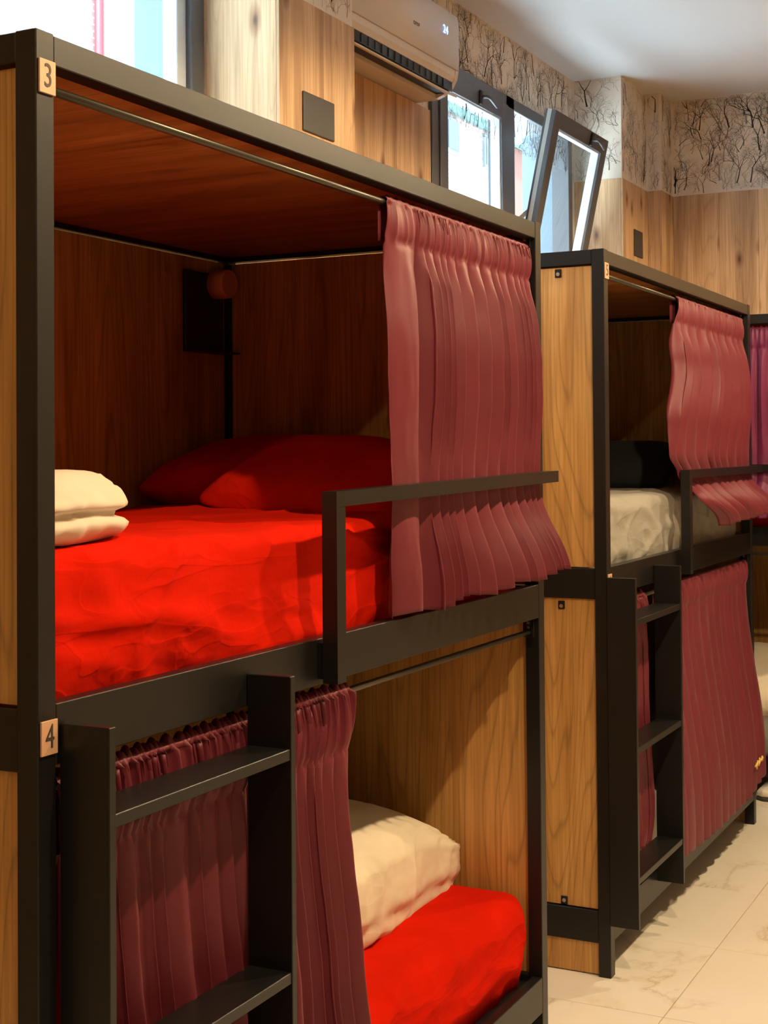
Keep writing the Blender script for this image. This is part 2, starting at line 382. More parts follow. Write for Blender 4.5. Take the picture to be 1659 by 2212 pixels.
wp3 = box('wall_pier', (XD + .006, YJ + .006, -.1), (XE + .3, W3 + .1, ZC), M['paper']); tag(wp3, 'narrow boxed corner beside the end wall', kind='structure')
we = box('wall_right', (XE + .006, Y_MIN - .2, -.1), (XE + .3, YJ + .1, ZC), M['paper']); tag(we, 'end wall with knotty oak cladding and tree print wallpaper', kind='structure')
wf = box('wall_front', (X_MIN - .2, Y_MIN - .2, -.1), (XE + .3, Y_MIN, ZC), M['plaster']); tag(wf, 'plain tan wall opposite the bunks', kind='structure')
wl = box('wall_left', (X_MIN - .2, Y_MIN, -.1), (X_MIN, W2 + .3, ZC), M['plaster']); tag(wl, 'plain tan wall behind the camera', kind='structure')

def clad(parent, a0, a1, plane, fixed, widths=None, z0=0.0, z1=ZW):
    """oak boards on a wall face; plane 'y' faces -Y (runs along x), plane 'x' faces -X (runs along y)"""
    rnd = random.Random(int(fixed * 1000) + int(a0 * 77)); t = a0
    widths = widths or []
    k = 0
    while t < a1 - 1e-4:
        w = widths[k] if k < len(widths) else rnd.choice((.24, .30, .27))
        e = min(a1, t + w)
        if a1 - e < .07: e = a1
        off = rnd.uniform(0, .0008)
        if plane == 'y': box('wall_board', (t + .0006, fixed + off, z0), (e - .0006, fixed + .012, z1), M['wall_wood'], parent, .0008)
        else: box('wall_board', (fixed + off, t + .0006, z0), (fixed + .012, e - .0006, z1), M['wall_wood'], parent, .0008)
        t = e; k += 1
clad(wp1, XA, XB, 'y', W1, [.30, .30]); clad(wp1, W1 + .012, W2, 'x', XA, [.4])
bx_side = box('wall_board', (XB - .012, W1 + .012, 0), (XB, W2, ZW), M['wall_wood'], wp1)
clad(wb_, XB, WIN2[0], 'y', W2 - .012, [.30, .32, .30, .4]); clad(wb_, WIN2[0], WIN2[1], 'y', W2 - .012, z1=WIN2[2]); clad(wb_, X_MIN, WIN1[0], 'y', W2 - .012, [1.5, 1.5, 1.5, 1.5]); clad(wb_, WIN1[0], WIN1[1], 'y', W2 - .012, [1., 1.], z1=WIN1[2])
clad(wp2, W3 + .012, W2, 'x', XC, [.4]); clad(wp2, XC, XD, 'y', W3, [.25, .4])
clad(wp3, YJ + .012, W3, 'x', XD, [.2]); clad(wp3, XD, XE, 'y', YJ, [.4])
clad(we, Y_MIN, YJ, 'x', XE)

# wallpaper print: bare branching trees, flat ink on the paper
def tree_print(parent, face, a0, a1, z0, z1, fixed, n, seed, big=.30):
    rnd = random.Random(seed); bmA, bmB = bmesh.new(), bmesh.new()
    def put(bm, p, q, w0, w1):
        dx, dz = q[0] - p[0], q[1] - p[1]; L = math.hypot(dx, dz) or 1e-6; nx, nz_ = -dz / L, dx / L
        pts = [(p[0] + nx * w0, p[1] + nz_ * w0), (p[0] - nx * w0, p[1] - nz_ * w0), (q[0] - nx * w1, q[1] - nz_ * w1), (q[0] + nx * w1, q[1] + nz_ * w1)]
        if any(not (a0 <= a <= a1 and z0 <= b <= z1) for a, b in pts): return
        vs = [bm.verts.new((a, fixed, b) if face == 'y' else (fixed, a, b)) for a, b in pts]
        bm.faces.new(vs)
    def grow(bm, p, ang, L, w, d):
        if d == 0 or L < .004: return
        k = 2 if L > .03 else 1; q = p
        for _ in range(k):
            ang += rnd.uniform(-.25, .25); r = (q[0] + math.cos(ang) * L / k, q[1] + math.sin(ang) * L / k); put(bm, q, r, w, w * .75); q = r; w *= .78
        for _ in range(rnd.choice((2, 2, 3))):
            grow(bm, q, ang + rnd.uniform(-.95, .95), L * rnd.uniform(.55, .82), w * .8, d - 1)
    for _ in range(n):
        soft = rnd.random() < .45; s = rnd.uniform(.55, 1.15) * big
        p = (rnd.uniform(a0 - .05, a1 + .05), rnd.uniform(z0 - .12, z1 - .08))
        grow(bmB if soft else bmA, p, math.pi / 2 + rnd.uniform(-.3, .3), s * .30, .0052 * s / .3, 6)
    for _ in range(n * 2):
        s = rnd.uniform(.3, .6) * big
        p = (rnd.uniform(a0, a1), rnd.uniform(z0 - .03, z1 - .03))
        grow(bmB if rnd.random() < .7 else bmA, p, math.pi / 2 + rnd.uniform(-.9, .9), s * .30, .0046 * s / .3, 5)
    for bm, mat in ((bmA, M['ink']), (bmB, M['ink_soft'])):
        me = bpy.data.meshes.new('wallpaper_print'); bm.to_mesh(me); bm.free()
        tag(link('wallpaper_print', me, mat, parent), None, kind='stuff')
tree_print(wp1, 'y', XA + .01, XB - .01, ZW + .005, ZC, W1 + .0052, 26, 3)
tree_print(wb_, 'y', XB, XC, ZW + .005, ZC, W2 - .0008, 190, 5)
tree_print(wp2, 'x', W3 + .01, W2, ZW + .005, ZC, XC + .0052, 20, 7)
tree_print(wp2, 'y', XC + .01, XD, ZW + .005, ZC, W3 + .0052, 30, 9)
tree_print(wp3, 'x', YJ + .01, W3, ZW + .005, ZC, XD + .0052, 7, 11)
tree_print(wp3, 'y', XD + .01, XE, ZW + .005, ZC, YJ + .0052, 15, 12)
tree_print(we, 'x', .1, YJ, ZW + .005, ZC, XE + .0052, 75, 21)

# ------------------------------------------------------------------ windows
def frame_ring(name, x0, x1, z0, z1, w, y0, y1, mat, parent, bevel=.003):
    return boxes(name, [((x0, y0, z0), (x0 + w, y1, z1)), ((x1 - w, y0, z0), (x1, y1, z1)), ((x0 + w, y0, z1 - w), (x1 - w, y1, z1)), ((x0 + w, y0, z0), (x1 - w, y1, z0 + w))], mat, parent, bevel)
def handle(parent, x, y, z, rot=0):
    h = box('handle', (-.014, -.012, -.035), (.014, 0, .035), M['ac_dark'], parent, .004); h.location = (x, y, z); h.rotation_euler = (0, rot, 0)
    tube('lever', [(0, -.008, 0), (0, -.04, 0), (.02, -.048, -.004), (.11, -.046, -.03)], [.009, .009, .009, .007], M['frame'], h)
    return h
w1o = empty('window_1', (0, 0, 0)); tag(w1o, 'bright window with grey frame left of the pier', kind='structure')
frame_ring('window_frame', WIN1[0], WIN1[1], WIN1[2], WIN1[3], .075, W2 - .005, W2 + .085, M['frame'], w1o)
s1 = frame_ring('sash', WIN1[0] + .07, WIN1[1] - .07, WIN1[2] + .07, WIN1[3] - .07, .055, W2 + .02, W2 + .08, M['bead'], w1o)
box('pane', (WIN1[0] + .1, W2 + .050, WIN1[2] + .1), (WIN1[1] - .1, W2 + .056, WIN1[3] - .1), M['glass'], w1o)
w2o = empty('window_2', (0, 0, 0)); tag(w2o, 'two-part grey window with its right sash tilted in', kind='structure')
X0, X1, Z0, Z1 = WIN2; MX0, MX1 = 5.125, 5.235
boxes('window_frame', [((X0, W2 - .02, Z0), (X0 + .075, W2 + .085, Z1)), ((X1 - .06, W2 - .02, Z0), (X1, W2 + .085, Z1)), ((X0, W2 - .02, Z1 - .06), (X1, W2 + .085, Z1)), ((X0, W2 - .02, Z0), (X1, W2 + .085, Z0 + .06)), ((MX0, W2 - .02, Z0), (MX1, W2 + .085, Z1))], M['frame'], w2o, .003)
sl = frame_ring('sash', X0 + .07, MX0 + .005, Z0 + .055, Z1 - .055, .085, W2 - .03, W2 + .035, M['frame'], w2o)
frame_ring('glazing_bead', X0 + .15, MX0 - .075, Z0 + .135, Z1 - .135, .012, W2 - .018, W2 + .034, M['bead'], sl)
box('pane', (X0 + .15, W2 + .010, Z0 + .135), (MX0 - .075, W2 + .016, Z1 - .135), M['glass'], sl)
handle(w2o, 4.76, W2 - .03, Z1 - .098)
# tilted sash, hinged along its foot
ts = empty('tilted_sash', (0, W2 - .03, Z0 + .055), parent=w2o); ts.rotation_euler = (math.radians(12.0), 0, 0)
SH = Z1 - Z0 - .115; sx0, sx1 = MX1 - .01, X1 - .05
frame_ring('sash_frame', sx0, sx1, 0, SH, .085, 0, .062, M['frame'], ts)
frame_ring('sash_edge', sx0 - .0015, sx1 + .0015, -.0015, SH + .0015, .02, .026, .048, M['gasket'], ts, 0)
frame_ring('glazing_bead', sx0 + .08, sx1 - .08, .08, SH - .08, .012, .012, .06, M['bead'], ts)
box('pane', (sx0 + .08, .035, .08), (sx1 - .08, .041, SH - .08), M['glass'], ts)
h = handle(ts, (sx0 + sx1) / 2 + .14, 0, SH - .045, math.radians(0))
h.scale = (1, 1, 1)
ca, sa = math.cos(math.radians(12)), math.sin(math.radians(12))
sp = Vector((sx0 + .012, W2 - .03 - SH * .55 * sa + .03, Z0 + .055 + SH * .55 * ca))
boxes('stay_arm', [((-.006, 0, -.01), (.006, 1, .01))], M['gasket'], w2o)
arm = bpy.data.objects['stay_arm']; tgt = Vector((sx0 + .012, W2 + .05, sp.z - .13)); dv = tgt - sp
arm.location = sp; arm.rotation_mode = 'QUATERNION'; arm.rotation_quaternion = dv.to_track_quat('Y', 'Z'); arm.scale = (1, dv.length, 1)
# outer reveals of the openings
for k, (a, b, c, d) in enumerate((WIN1, WIN2)):
    t = boxes('trim_%d' % (k + 2), [((b - .004, W2 + .09, c), (b + .01, YT + .01, d)), ((a - .01, W2 + .09, c), (a + .004, YT + .01, d)), ((a, W2 + .09, d - .004), (b, YT + .01, d + .01)), ((a, W2 + .09, c - .01), (b, YT + .01, c + .004))], M['stone'])
    tag(t, 'pale outer reveal of a window opening', kind='structure')

# ------------------------------------------------------------------ the street outside
FY = 9.0
fac = empty('brick_building', (18, FY, 0)); tag(fac, 'sunlit brick apartment building seen through the windows', 'building')
box('brick_wall', (-14, 0, -.2), (14, .6, 15), M['brick'], fac)
box('floor_band', (2.0, -.12, 7.62), (5.75, 0, 7.95), M['mint'], fac, .01)
box('floor_band', (5.9, -.3, 7.55), (12.0, 0, 7.75), M['mint'], fac, .01)
box('rendered_panel', (5.75, -.06, 3.2), (7.6, 0, 7.55), M['salmon'], fac, .01)
for wx, wz, ww, wh in ((2.85, 6.9, .55, .62), (4.55, 6.9, .55, .62), (2.85, 4.2, .55, 1.1), (4.55, 4.2, .55, 1.1), (-7.6, 8.0, .9, 1.3), (-4.4, 8.0, .9, 1.3)):
    f = box('window', (wx, -.05, wz), (wx + ww, .02, wz + wh), M['far_white'], fac, .005)
    box('pane', (wx + .06, -.062, wz + .06), (wx + ww - .06, -.045, wz + wh - .06), M['far_glass'], f)
tube('drainpipe', [(-6.72, -.07, 0), (-6.72, -.07, 15)], .055, M['red_pipe'], fac)
st = box('street', (-8, YT + .02, -.3), (40, FY + .2, -.14), M['asphalt']); tag(st, 'paved street outside the windows', kind='structure')

# ------------------------------------------------------------------ bunk beds
H, D, P = 2.244, 1.036, .04
def bunk(name, loc, rotz, L, label, lad=.046, numbers=None, guard_rise=.02, group='bunk beds'):
    r = empty(name, loc, rotz); tag(r, label, 'bunk bed', group)
    m = M['metal']
    for (x, y) in ((0, 0), (L - P, 0), (0, D - P), (L - P, D - P)):
        box('post', (x, y, 0), (x + P, y + P, H), m, r, .0018)
    def rail(name, a, b): return box(name, a, b, m, r, .0015)
    for y in (.001, D - P + .001):      # long rails
        rail('top_rail', (P, y, 2.198), (L - P, y + P - .002, H - .002))
    for y in (0.0, D - .03): rail('bed_rail', (P, y + .0005, 1.167), (L - P, y + .0295, 1.257)); rail('bottom_rail', (P, y + .0005, .105), (L - P, y + .0295, .2))
    for x in (.001, L - P + .001):      # short rails
        rail('top_rail', (x, P, 2.198), (x + P - .002, D - P, H - .001))
        rail('end_rail', (x + .002, P, 1.160), (x + P - .006, D - P, 1.252)); rail('end_rail', (x + .002, P, .102), (x + P - .006, D - P, .2))
    for x, sgn in ((.012, 1), (L - .024, -1)):
        for za, zb in ((1.256, 2.1935), (.2035, 1.1575), (.004, .0985)):
            box('end_panel', (x, P + .0015, za), (x + .012, D - P - .0015, zb), M['bunk_wood'], r)
        xo = x - .004 if sgn > 0 else x + .012
        for y in (.153, D - .153):
            for z in (2.192, 1.152, .207):
                dn = -1 if z > .5 else 1
                lg = box('lug', (xo, y - .011, z - .004 + dn * .013 - .012), (xo + .004, y + .011, z - .004 + dn * .013 + .014), m, r, .0015)
                xb = xo if sgn > 0 else xo + .004
                tube('bolt', [(xb, y, z - .004 + dn * .015), (xb - sgn * .003, y, z - .004 + dn * .015)], .0062, M['chrome'], lg, 10)
    for za, zb in ((1.2575, 2.195), (.203, 1.164)):
        box('back_panel', (P + .0015, D - .024, za), (L - P - .0015, D - .012, zb), M['bunk_wood'], r)
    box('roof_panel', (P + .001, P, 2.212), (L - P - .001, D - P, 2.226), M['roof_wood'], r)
    box('bed_base', (P, .031, 1.170), (L - P, D - .031, 1.188), m, r); box('bed_base', (P, .031, .165), (L - P, D - .031, .185), m, r)
    # guard rail: one upright and a long bar
    gb = bmesh.new(); bm_box(gb, (.800, -.046, 1.172), (.835, -.013, 1.515)); bm_box(gb, (.802, -.013, 1.18), (.833, -.0005, 1.25))
    vs = bm_box(gb, (.800, -.046, 1.515), (L - .002, -.013, 1.545)); bm_box(gb, (L - .03, -.013, 1.52 + guard_rise), (L - .012, -.0005, 1.54 + guard_rise))
    for v in vs:
        if v.co.x > 1: v.co.z += guard_rise
    me = bpy.data.meshes.new('guard_rail'); gb.to_mesh(me); gb.free(); link('guard_rail', me, m, r)
    # ladder
    la = empty('ladder', (lad, 0, 0), parent=r)
    for x in (0, .503): box('stile', (x, -.092, .162), (x + .0155, -.0008, 1.227), m, la, .0012)
    for z in (1.10, .710, .315): box('rung', (.0155, -.090, z - .02), (.503, -.003, z), m, la, .0012)
    # curtain rods
    for z in (2.170, 1.128):
        rd = tube('curtain_rod', [(P + .004, .03, z), (L - P - .004, .03, z)], .0072, M['rod'], r, 12)
        for x, sg in ((P, 1), (L - P, -1)):
            bk = box('rod_bracket', (min(x, x + sg * .004), .014, z - .014), (max(x, x + sg * .004), .046, z + .032), m, rd, .001)
            for dz in (.012, .025): tube('screw', [(x + sg * .004, .03, z + dz), (x + sg * .007, .03, z + dz)], .0045, M['chrome'], rd, 8)
    for nn, z in (numbers or ()):
        pl = box('number_plate', (.004, -.004, z), (.039, -.0003, z + .050), M['copper'], r, .0006)
        text('digit', nn, .050, M['digit'], pl, (.0215, -.0043, z + .025), (math.radians(90), 0, 0), .0004, .8)
    return r
L1, L2 = 2.035, 1.99
B2X = 2.5747
b1 = bunk('bunk_bed', (0, 0, 0), 0, L1, 'nearest black steel and oak bunk bed, numbered 3 and 4', .046, (('3', 2.151), ('4', 1.186)))
b2 = bunk('bunk_bed', (B2X, 0, 0), 0, L2, 'second black steel and oak bunk bed, numbered 5 and 6, beyond the red one', -.007, (('5', 2.151), ('6', 1.186)), 0.0)
b3 = bunk('bunk_bed', (4.98, .98, 0), math.radians(-90), 2.0, 'farthest bunk bed, cut by the right edge of the picture', 1.4, None, 0.0)

# ------------------------------------------------------------------ mattresses
def mattress(name, loc, L, W, hgt, mat, seed, amp=1.0, rotz=0, rad=.045):
    def fn(p, n):
        s = seed * 13.7; x, y, z = p
        front = sstep(.3, .8, -n.y); top = sstep(.4, .9, n.z)
        d = .010 * nz3(x * 2.1 + s, y * 2.1, z * 2.1)
        # long slanting creases on the draped front, small crumples everywhere
        d += amp * front * (.014 * crease(x * 1.5 + z * 2.6 + s, z * 2.0 - x * 1.0, s) + .012 * crease(x * 2.2 - z * 3.6, z * 2.4 + x * .7 + 4, s + 5) + .008 * crease(x * 4 + z * 5, z * 4 - x * 3, s + 9) + .005 * nz3(x * 9, z * 12, s))
        d += amp * top * (.007 * crease(x * 2.0 + y * 1.5 + s, y * 1.6 - x, s) + .003 * nz3(x * 8, y * 8, s))
        d += amp * .0016 * nz3(x * 22 + s, y * 22, z * 22)
        low = front * (1 - sstep(.02, .10, z))
        q = p + n * d
        if low: q.y += .012 * low
        if n.z < -.5: q.z = 0
        q.z = max(0.0, q.z)
        return q
    return soft_box(name, (L, W, hgt), rad, .0125, fn, mat, None, loc, (0, 0, rotz))
mw = D - .085
mat_z, low_z = 1.189, .186
def mtag(o, label): tag(o, label, 'mattress', 'mattresses with fitted sheets'); return o
mtag(mattress('mattress', (L1 / 2, .052 + mw / 2, mat_z), L1 - .1, mw, .290, M['red'], 1), 'mattress in a crumpled red sheet on the upper bunk marked 3')
mtag(mattress('mattress', (L1 / 2, .036 + mw / 2, low_z), L1 - .084, mw, .240, M['red'], 2, .8, rad=.06), 'mattress in a red sheet on the lower bunk marked 4')
mtag(mattress('mattress', (B2X + L2 / 2, .052 + mw / 2, mat_z), L2 - .1, mw, .275, M['grey'], 3, .7), 'mattress in a grey sheet on the upper bunk marked 5')
mtag(mattress('mattress', (B2X + L2 / 2, .040 + mw / 2, low_z), L2 - .1, mw, .240, M['grey'], 4, .7), 'lower mattress behind the drawn curtains of the bunk marked 6')
mtag(mattress('mattress', (4.98 + .052 + mw / 2, .98 - 1.0, mat_z), 1.9, mw, .25, M['red'], 5, .7, math.radians(-90)), 'red upper mattress at the right edge of the picture')
mtag(mattress('mattress', (4.98 + .040 + mw / 2, .98 - 1.0, low_z), 1.9, mw, .24, M['grey'], 6, .7, math.radians(-90)), 'grey lower mattress at the right edge of the picture')

# ------------------------------------------------------------------ pillows and folded duvets
def pillow(name, size, mat, loc, rot, seed, label, cat='pillow', pinch=.55, res=.014, group=None):
    sx, sy, sz = size
    def fn(p, n):
        ex = min(1, abs(p.x) / (sx / 2)); ey = min(1, abs(p.y) / (sy / 2))
        th = (1 - ex ** 3.2) ** .55 * (1 - ey ** 3.2) ** .55
        z = sz / 2 + (p.z - sz / 2) * (.10 + .90 * th)
        s = seed * 7.3
        q = Vector((p.x * (1 - pinch * .12 * (1 - ey ** 2) * ex ** 4), p.y * (1 - pinch * .12 * (1 - ex ** 2) * ey ** 4), z))
        d = .008 * nz3(p.x * 5 + s, p.y * 5, p.z * 5) + .006 * ridge(p.x * 6 + p.y * 3 + s, p.y * 5, p.z * 3) * (ex * ex + ey * ey) * .6 + .002 * nz3(p.x * 25, p.y * 25 + s, p.z * 25)
        return q + n * d
    o = soft_box(name, size, min(sz * .49, .06), res, fn, mat, None, loc, rot)
    return tag(o, label, cat, group)
pillow('pillow', (.42, .70, .17), M['red'], (1.74, .645, 1.485), (math.radians(0), math.radians(-14), math.radians(3)), 1, 'large dark red pillow against the end of the upper bunk marked 3', group='pillows')
pillow('pillow', (.40, .60, .14), M['red'], (1.60, .42, 1.482), (math.radians(6), math.radians(-24), math.radians(-7)), 2, 'red pillow leaning in front of the larger red pillow', group='pillows')
pillow('pillow', (.42, .62, .17), M['black_cloth'], (B2X + 1.62, .52, 1.465), (0, math.radians(-18), 0), 3, 'black pillow on the grey upper mattress', group='pillows')
pillow('pillow', (.60, .42, .20), M['cream'], (5.28, .12, .42), (0, math.radians(-20), 0), 4, 'cream pillow on the lower bunk at the right edge', group='pillows')

def duvet(name, size, mat, loc, rot, seed, label, groove=.46, depth=.030, rad=.05, res=.010, dome=0.0):
    sx, sy, sz = size
    def fn(p, n):
        s = seed * 5.1; x, y, z = p
        ey, ex = abs(y) / (sy / 2), abs(x) / (sx / 2)
        edge = max(sstep(.55, 1, ex), sstep(.62, 1, ey))
        q = p.copy()
        zz = z / sz
        # sag towards the rim, groove where the layers meet
        q.z = sz * (zz * (1 - (0 if dome else .30) * edge ** 2 * zz)) * (1 - dome * zz * (.95 * min(1, ex) ** 2.6 + .55 * min(1, ey) ** 2.6))
        if groove:
            g = math.exp(-((zz - groove - .05 * nz3(x * 6, y * 6, s)) / .085) ** 2)
            side = sstep(.3, .9, math.hypot(n.x, n.y))
            q -= Vector((n.x, n.y, 0)) * g * side * (depth + .016 * nz3(x * 9 + s, y * 9, 1))
        tang = x * n.y - y * n.x
        wr = .007 * ridge(tang * 11 + s, z * 3 + s, s) * edge + .004 * nz3(x * 18 + s, y * 18, z * 10) * edge
        d = .009 * nz3(x * 2.6 + s, y * 2.6, z * 3) + wr + .0018 * nz3(x * 30, y * 30 + s, z * 30)
        q += n * d
        q.z = max(0, q.z)
        return q
    o = soft_box(name, size, rad, res, fn, mat, None, loc, rot)
    return tag(o, label, 'duvet', 'folded duvets')
duvet('folded_duvet', (.34, .46, .118), M['white'], (.165, .30, 1.477), (0, 0, math.radians(10)), 1, 'folded white duvet on the upper red mattress beside the near post')
duvet('folded_duvet', (.93, .68, .30), M['cream'], (1.53, .55, .412), (0, math.radians(2.5), math.radians(2)), 2, 'folded cream duvet on the lower red mattress', .20, .014, .07, .010, .42)

# ------------------------------------------------------------------ curtains
def curtain(name, xl, xr, zr, zb, nf, seed, yoff, amp, mat, label, parent_m=None, nu=340, rows=70, header=.105, yrod=.03, ruffle=.007, group='bunk curtains', flat_left=0.0):
    """xl, xr: functions of z (edge positions); zb: function of u; yoff, amp: functions of (u, z)"""
    rnd = random.Random(seed)
    ws = [rnd.uniform(.55, 1.5) for _ in range(nf)]
    if flat_left: ws[0] = flat_left
    cum = [0]
    for w in ws: cum.append(cum[-1] + w)
    cum = [c / cum[-1] for c in cum]; am = [rnd.uniform(.55, 1.15) for _ in range(nf + 1)]; dr = [rnd.uniform(-1, 1) for _ in range(nf + 1)]
    def phase(u):
        for k in range(nf):
            if u <= cum[k + 1] or k == nf - 1:
                f = (u - cum[k]) / (cum[k + 1] - cum[k]); return k + f, am[k] * (1 - f) + am[k + 1] * f, dr[k] * (1 - f) + dr[k + 1] * f
    V, Fc = [], []
    plan = []
    zs = zr - header + .02
    for k in range(6): plan.append(('back', zs + (zr - zs) * k / 5))
    for k in range(1, 8): plan.append(('arc', math.pi * k / 8))
    for k in range(12): plan.append(('head', zr - (zr - zs) * k / 11))
    for k in range(1, rows + 1): plan.append(('main', (k / rows)))
    for kind, val in plan:
        for i in range(nu + 1):
            u = i / nu; ph, a, d = phase(u)
            zbot = zb(u)
            gath = 2 * abs(math.sin(ph * math.pi)) ** .62 - 1; hf = math.sin(ph * 2 * math.pi * 2.7 + d * 3) * .6 + math.sin(ph * 2 * math.pi * 4.3 + d * 5) * .3
            if kind == 'back': z = val; y = yrod + .012 + .003 * hf; x = xl(zr) + (xr(zr) - xl(zr)) * u
            elif kind == 'arc':
                z = zr + math.sin(val) * (.0125 + ruffle * max(0, hf + .3 * gath)); y = yrod + math.cos(val) * .013 + .002 * hf; x = xl(zr) + (xr(zr) - xl(zr)) * u
            elif kind == 'head':
                z = val; t = (zr - z) / (zr - zs)
                pinch = 1 - math.exp(-((t - .97) / .06) ** 2) * .6
                y = yrod - .013 - .006 * math.sin(math.pi * t) - (.0075 * max(1, ruffle / .007) * hf * (1 - .55 * t) + .010 * gath * a * t) * pinch + (yoff(u, z)) * t
                x = xl(z) + (xr(z) - xl(z)) * u + .004 * math.cos(ph * 2 * math.pi * 2.7 + d * 3) * (1 - t)
            else:
                z = zs + (zbot - zs) * val; A = amp(u, z)
                t = val
                p2 = ph + d * .10 * t
                s_ = 2 * abs(math.sin(p2 * math.pi)) ** .62 - 1
                hem = .0018 * math.exp(-((z - zbot - .028) / .003) ** 2)
                blend = sstep(0, .12, t)
                y = yrod - .013 - A * s_ * a * blend - .010 * gath * a * (1 - blend) + yoff(u, z) + hem + .002 * nz3(u * 30, z * 14, seed)
                wdt = (xr(z) - xl(z))
                x = xl(z) + wdt * u + min(A * 1.1, wdt / nf * .3) * math.sin(p2 * 2 * math.pi) * .45 * a * blend
            V.append((x, y, z))
    w = nu + 1
    for r in range(len(plan) - 1):
        for i in range(nu): Fc.append((r * w + i, r * w + i + 1, (r + 1) * w + i + 1, (r + 1) * w + i))
    me = bpy.data.meshes.new(name); me.from_pydata(V, [], Fc); me.update()
    o = link(name, me, mat, None, True)
    so = o.modifiers.new('thickness', 'SOLIDIFY'); so.thickness = .0012; so.offset = 0
    return tag(o, label, 'curtain', group)
def lerp_tab(tab):
    tab = sorted(tab)
    def f(z):
        if z <= tab[0][0]: return tab[0][1]
        for (a, va), (b, vb) in zip(tab, tab[1:]):
            if z <= b:
                t = (z - a) / (b - a); t = t * t * (3 - 2 * t); return va + (vb - va) * t
        return tab[-1][1]
    return f
# upper bunk 3: tucked behind the guard bar, flaring out below it
def y1(u, z):
    y = -.022 * sstep(2.08, 1.85, z)
    return y - (.004 + .068 * sstep(.08, .9, u)) * sstep(1.53, 1.27, z)
def a1(u, z):
    pin = .009 + .018 * sstep(1.55, 1.78, z)
    if z < 1.52: pin = .009 + .028 * sstep(1.52, 1.32, z)
    return pin * (.55 + .45 * sstep(.05, .2, u))
curtain('curtain', lerp_tab([(1.2, 1.118), (1.8, 1.122), (2.1, 1.147), (2.2, 1.150)]), lerp_tab([(1.25, 2.0), (1.52, 2.0), (2.2, 1.985)]), 2.170, lambda u: 1.262 + .045 * u + .006 * math.sin(u * 23), 15, 4, y1, a1, M['curtain'],
        'burgundy curtain on the upper bunk marked 3, tucked behind its guard bar', flat_left=2.6)
# lower bunk 4: drawn behind the ladder
curtain('curtain', lerp_tab([(.2, .10), (1.13, .065)]), lerp_tab([(.2, 1.045), (.6, .985), (.95, .955), (1.13, .965)]), 1.128, lambda u: .30, 20, 8,
        lambda u, z: -.012 * sstep(1.0, .4, z), lambda u, z: .014 + .014 * sstep(1.0, .4, z), M['curtain'], 'burgundy curtain drawn behind the ladder of the bunk marked 4', ruffle=.014, header=.13)
# upper bunk 5
def y3(u, z):
    return -.022 * sstep(2.08, 1.85, z) - .10 * sstep(1.53, 1.36, z)
def a3(u, z):
    pin = .008 + .024 * sstep(1.56, 1.80, z)
    if z < 1.52: pin = .0065 + .024 * sstep(1.52, 1.36, z)
    return pin
def off(tab): return [(z, B2X + v) for z, v in tab]
curtain('curtain', lerp_tab(off([(1.33, 1.02), (1.45, .90), (1.53, .80), (1.60, .70), (1.72, .71), (1.95, .82), (2.2, .89)])), lerp_tab(off([(1.3, 1.93), (2.2, 1.93)])), 2.170, lambda u: 1.335 + .02 * u, 10, 14, y3, a3, M['curtain'],
        'burgundy curtain bulging over the guard bar of the bunk marked 5', nu=260)
# lower bunk 6
curtain('curtain', lerp_tab(off([(.2, .62), (1.13, .62)])), lerp_tab(off([(.2, 1.94), (1.13, 1.935)])), 1.128, lambda u: .215 - .02 * math.sin(u * 3) + .03 * sstep(.75, 1, u), 15, 21,
        lambda u, z: -.075 * sstep(1.05, .3, z), lambda u, z: .006 + .004 * sstep(.9, .3, z), M['curtain'], 'wide burgundy curtain spread to the right of the ladder of the bunk marked 6', nu=260, ruffle=.002)
curtain('curtain', lerp_tab(off([(.2, .12), (1.13, .06)])), lerp_tab(off([(.2, .42), (.4, .52), (.8, .47), (1.13, .46)])), 1.128, lambda u: .30, 8, 25,
        lambda u, z: .0, lambda u, z: .014, M['curtain'], 'short burgundy curtain gathered behind the ladder of the bunk marked 6', nu=160, ruffle=.012)
# upper bunk at the right edge (built in its own place, bunk faces -X)
c3 = curtain('curtain', lerp_tab([(1.3, .60), (2.2, .60)]), lerp_tab([(1.3, 1.5), (2.2, 1.5)]), 2.170, lambda u: 1.30, 15, 31,
             lambda u, z: -.022 * sstep(2.08, 1.85, z) - .08 * sstep(1.53, 1.32, z), lambda u, z: .0065 + .013 * sstep(1.56, 1.8, z) + .015 * sstep(1.52, 1.36, z), M['curtain_far'],
             'plum curtain of the bunk at the right edge of the picture', nu=220)
c3.location = (4.98, .98, 0); c3.rotation_euler = (0, 0, math.radians(-90))
# illegible gold stitching near the hem
def stitch(parent, x0, y, z, w, rot=0):
    pts = []
    for k in range(19):
        t = k / 18; pts.append((x0 + w * t, y - .002 * math.sin(k), z + .012 * math.sin(k * 2.4) * (1 - .3 * t) + .014 * t))
    return tube('gold_stitching', pts, .0042, M['gold'], parent, 6)
sp_par = [o for o in bpy.data.objects if o.get('label', '').startswith('wide burgundy')][0]
stitch(sp_par, B2X + 1.665, -.0715, .312, .15)

# ------------------------------------------------------------------ small things
lamp = empty('reading_lamp', (1.875, D - .024, 1.92)); tag(lamp, 'black reading lamp plate with a round terracotta disc inside the upper bunk', 'lamp')
box('back_plate', (-.098, -.012, 0), (.098, 0, .235), M['ac_dark'], lamp, .002)
box('shelf', (-.098, -.06, -.004), (.115, -.001, .002), M['ac_dark'], lamp, .001)
tube('lamp_disc', [(.052, -.012, .203), (.052, -.062, .203), (.052, -.066, .203)], [.043, .043, .041], M['disc'], lamp, 32)

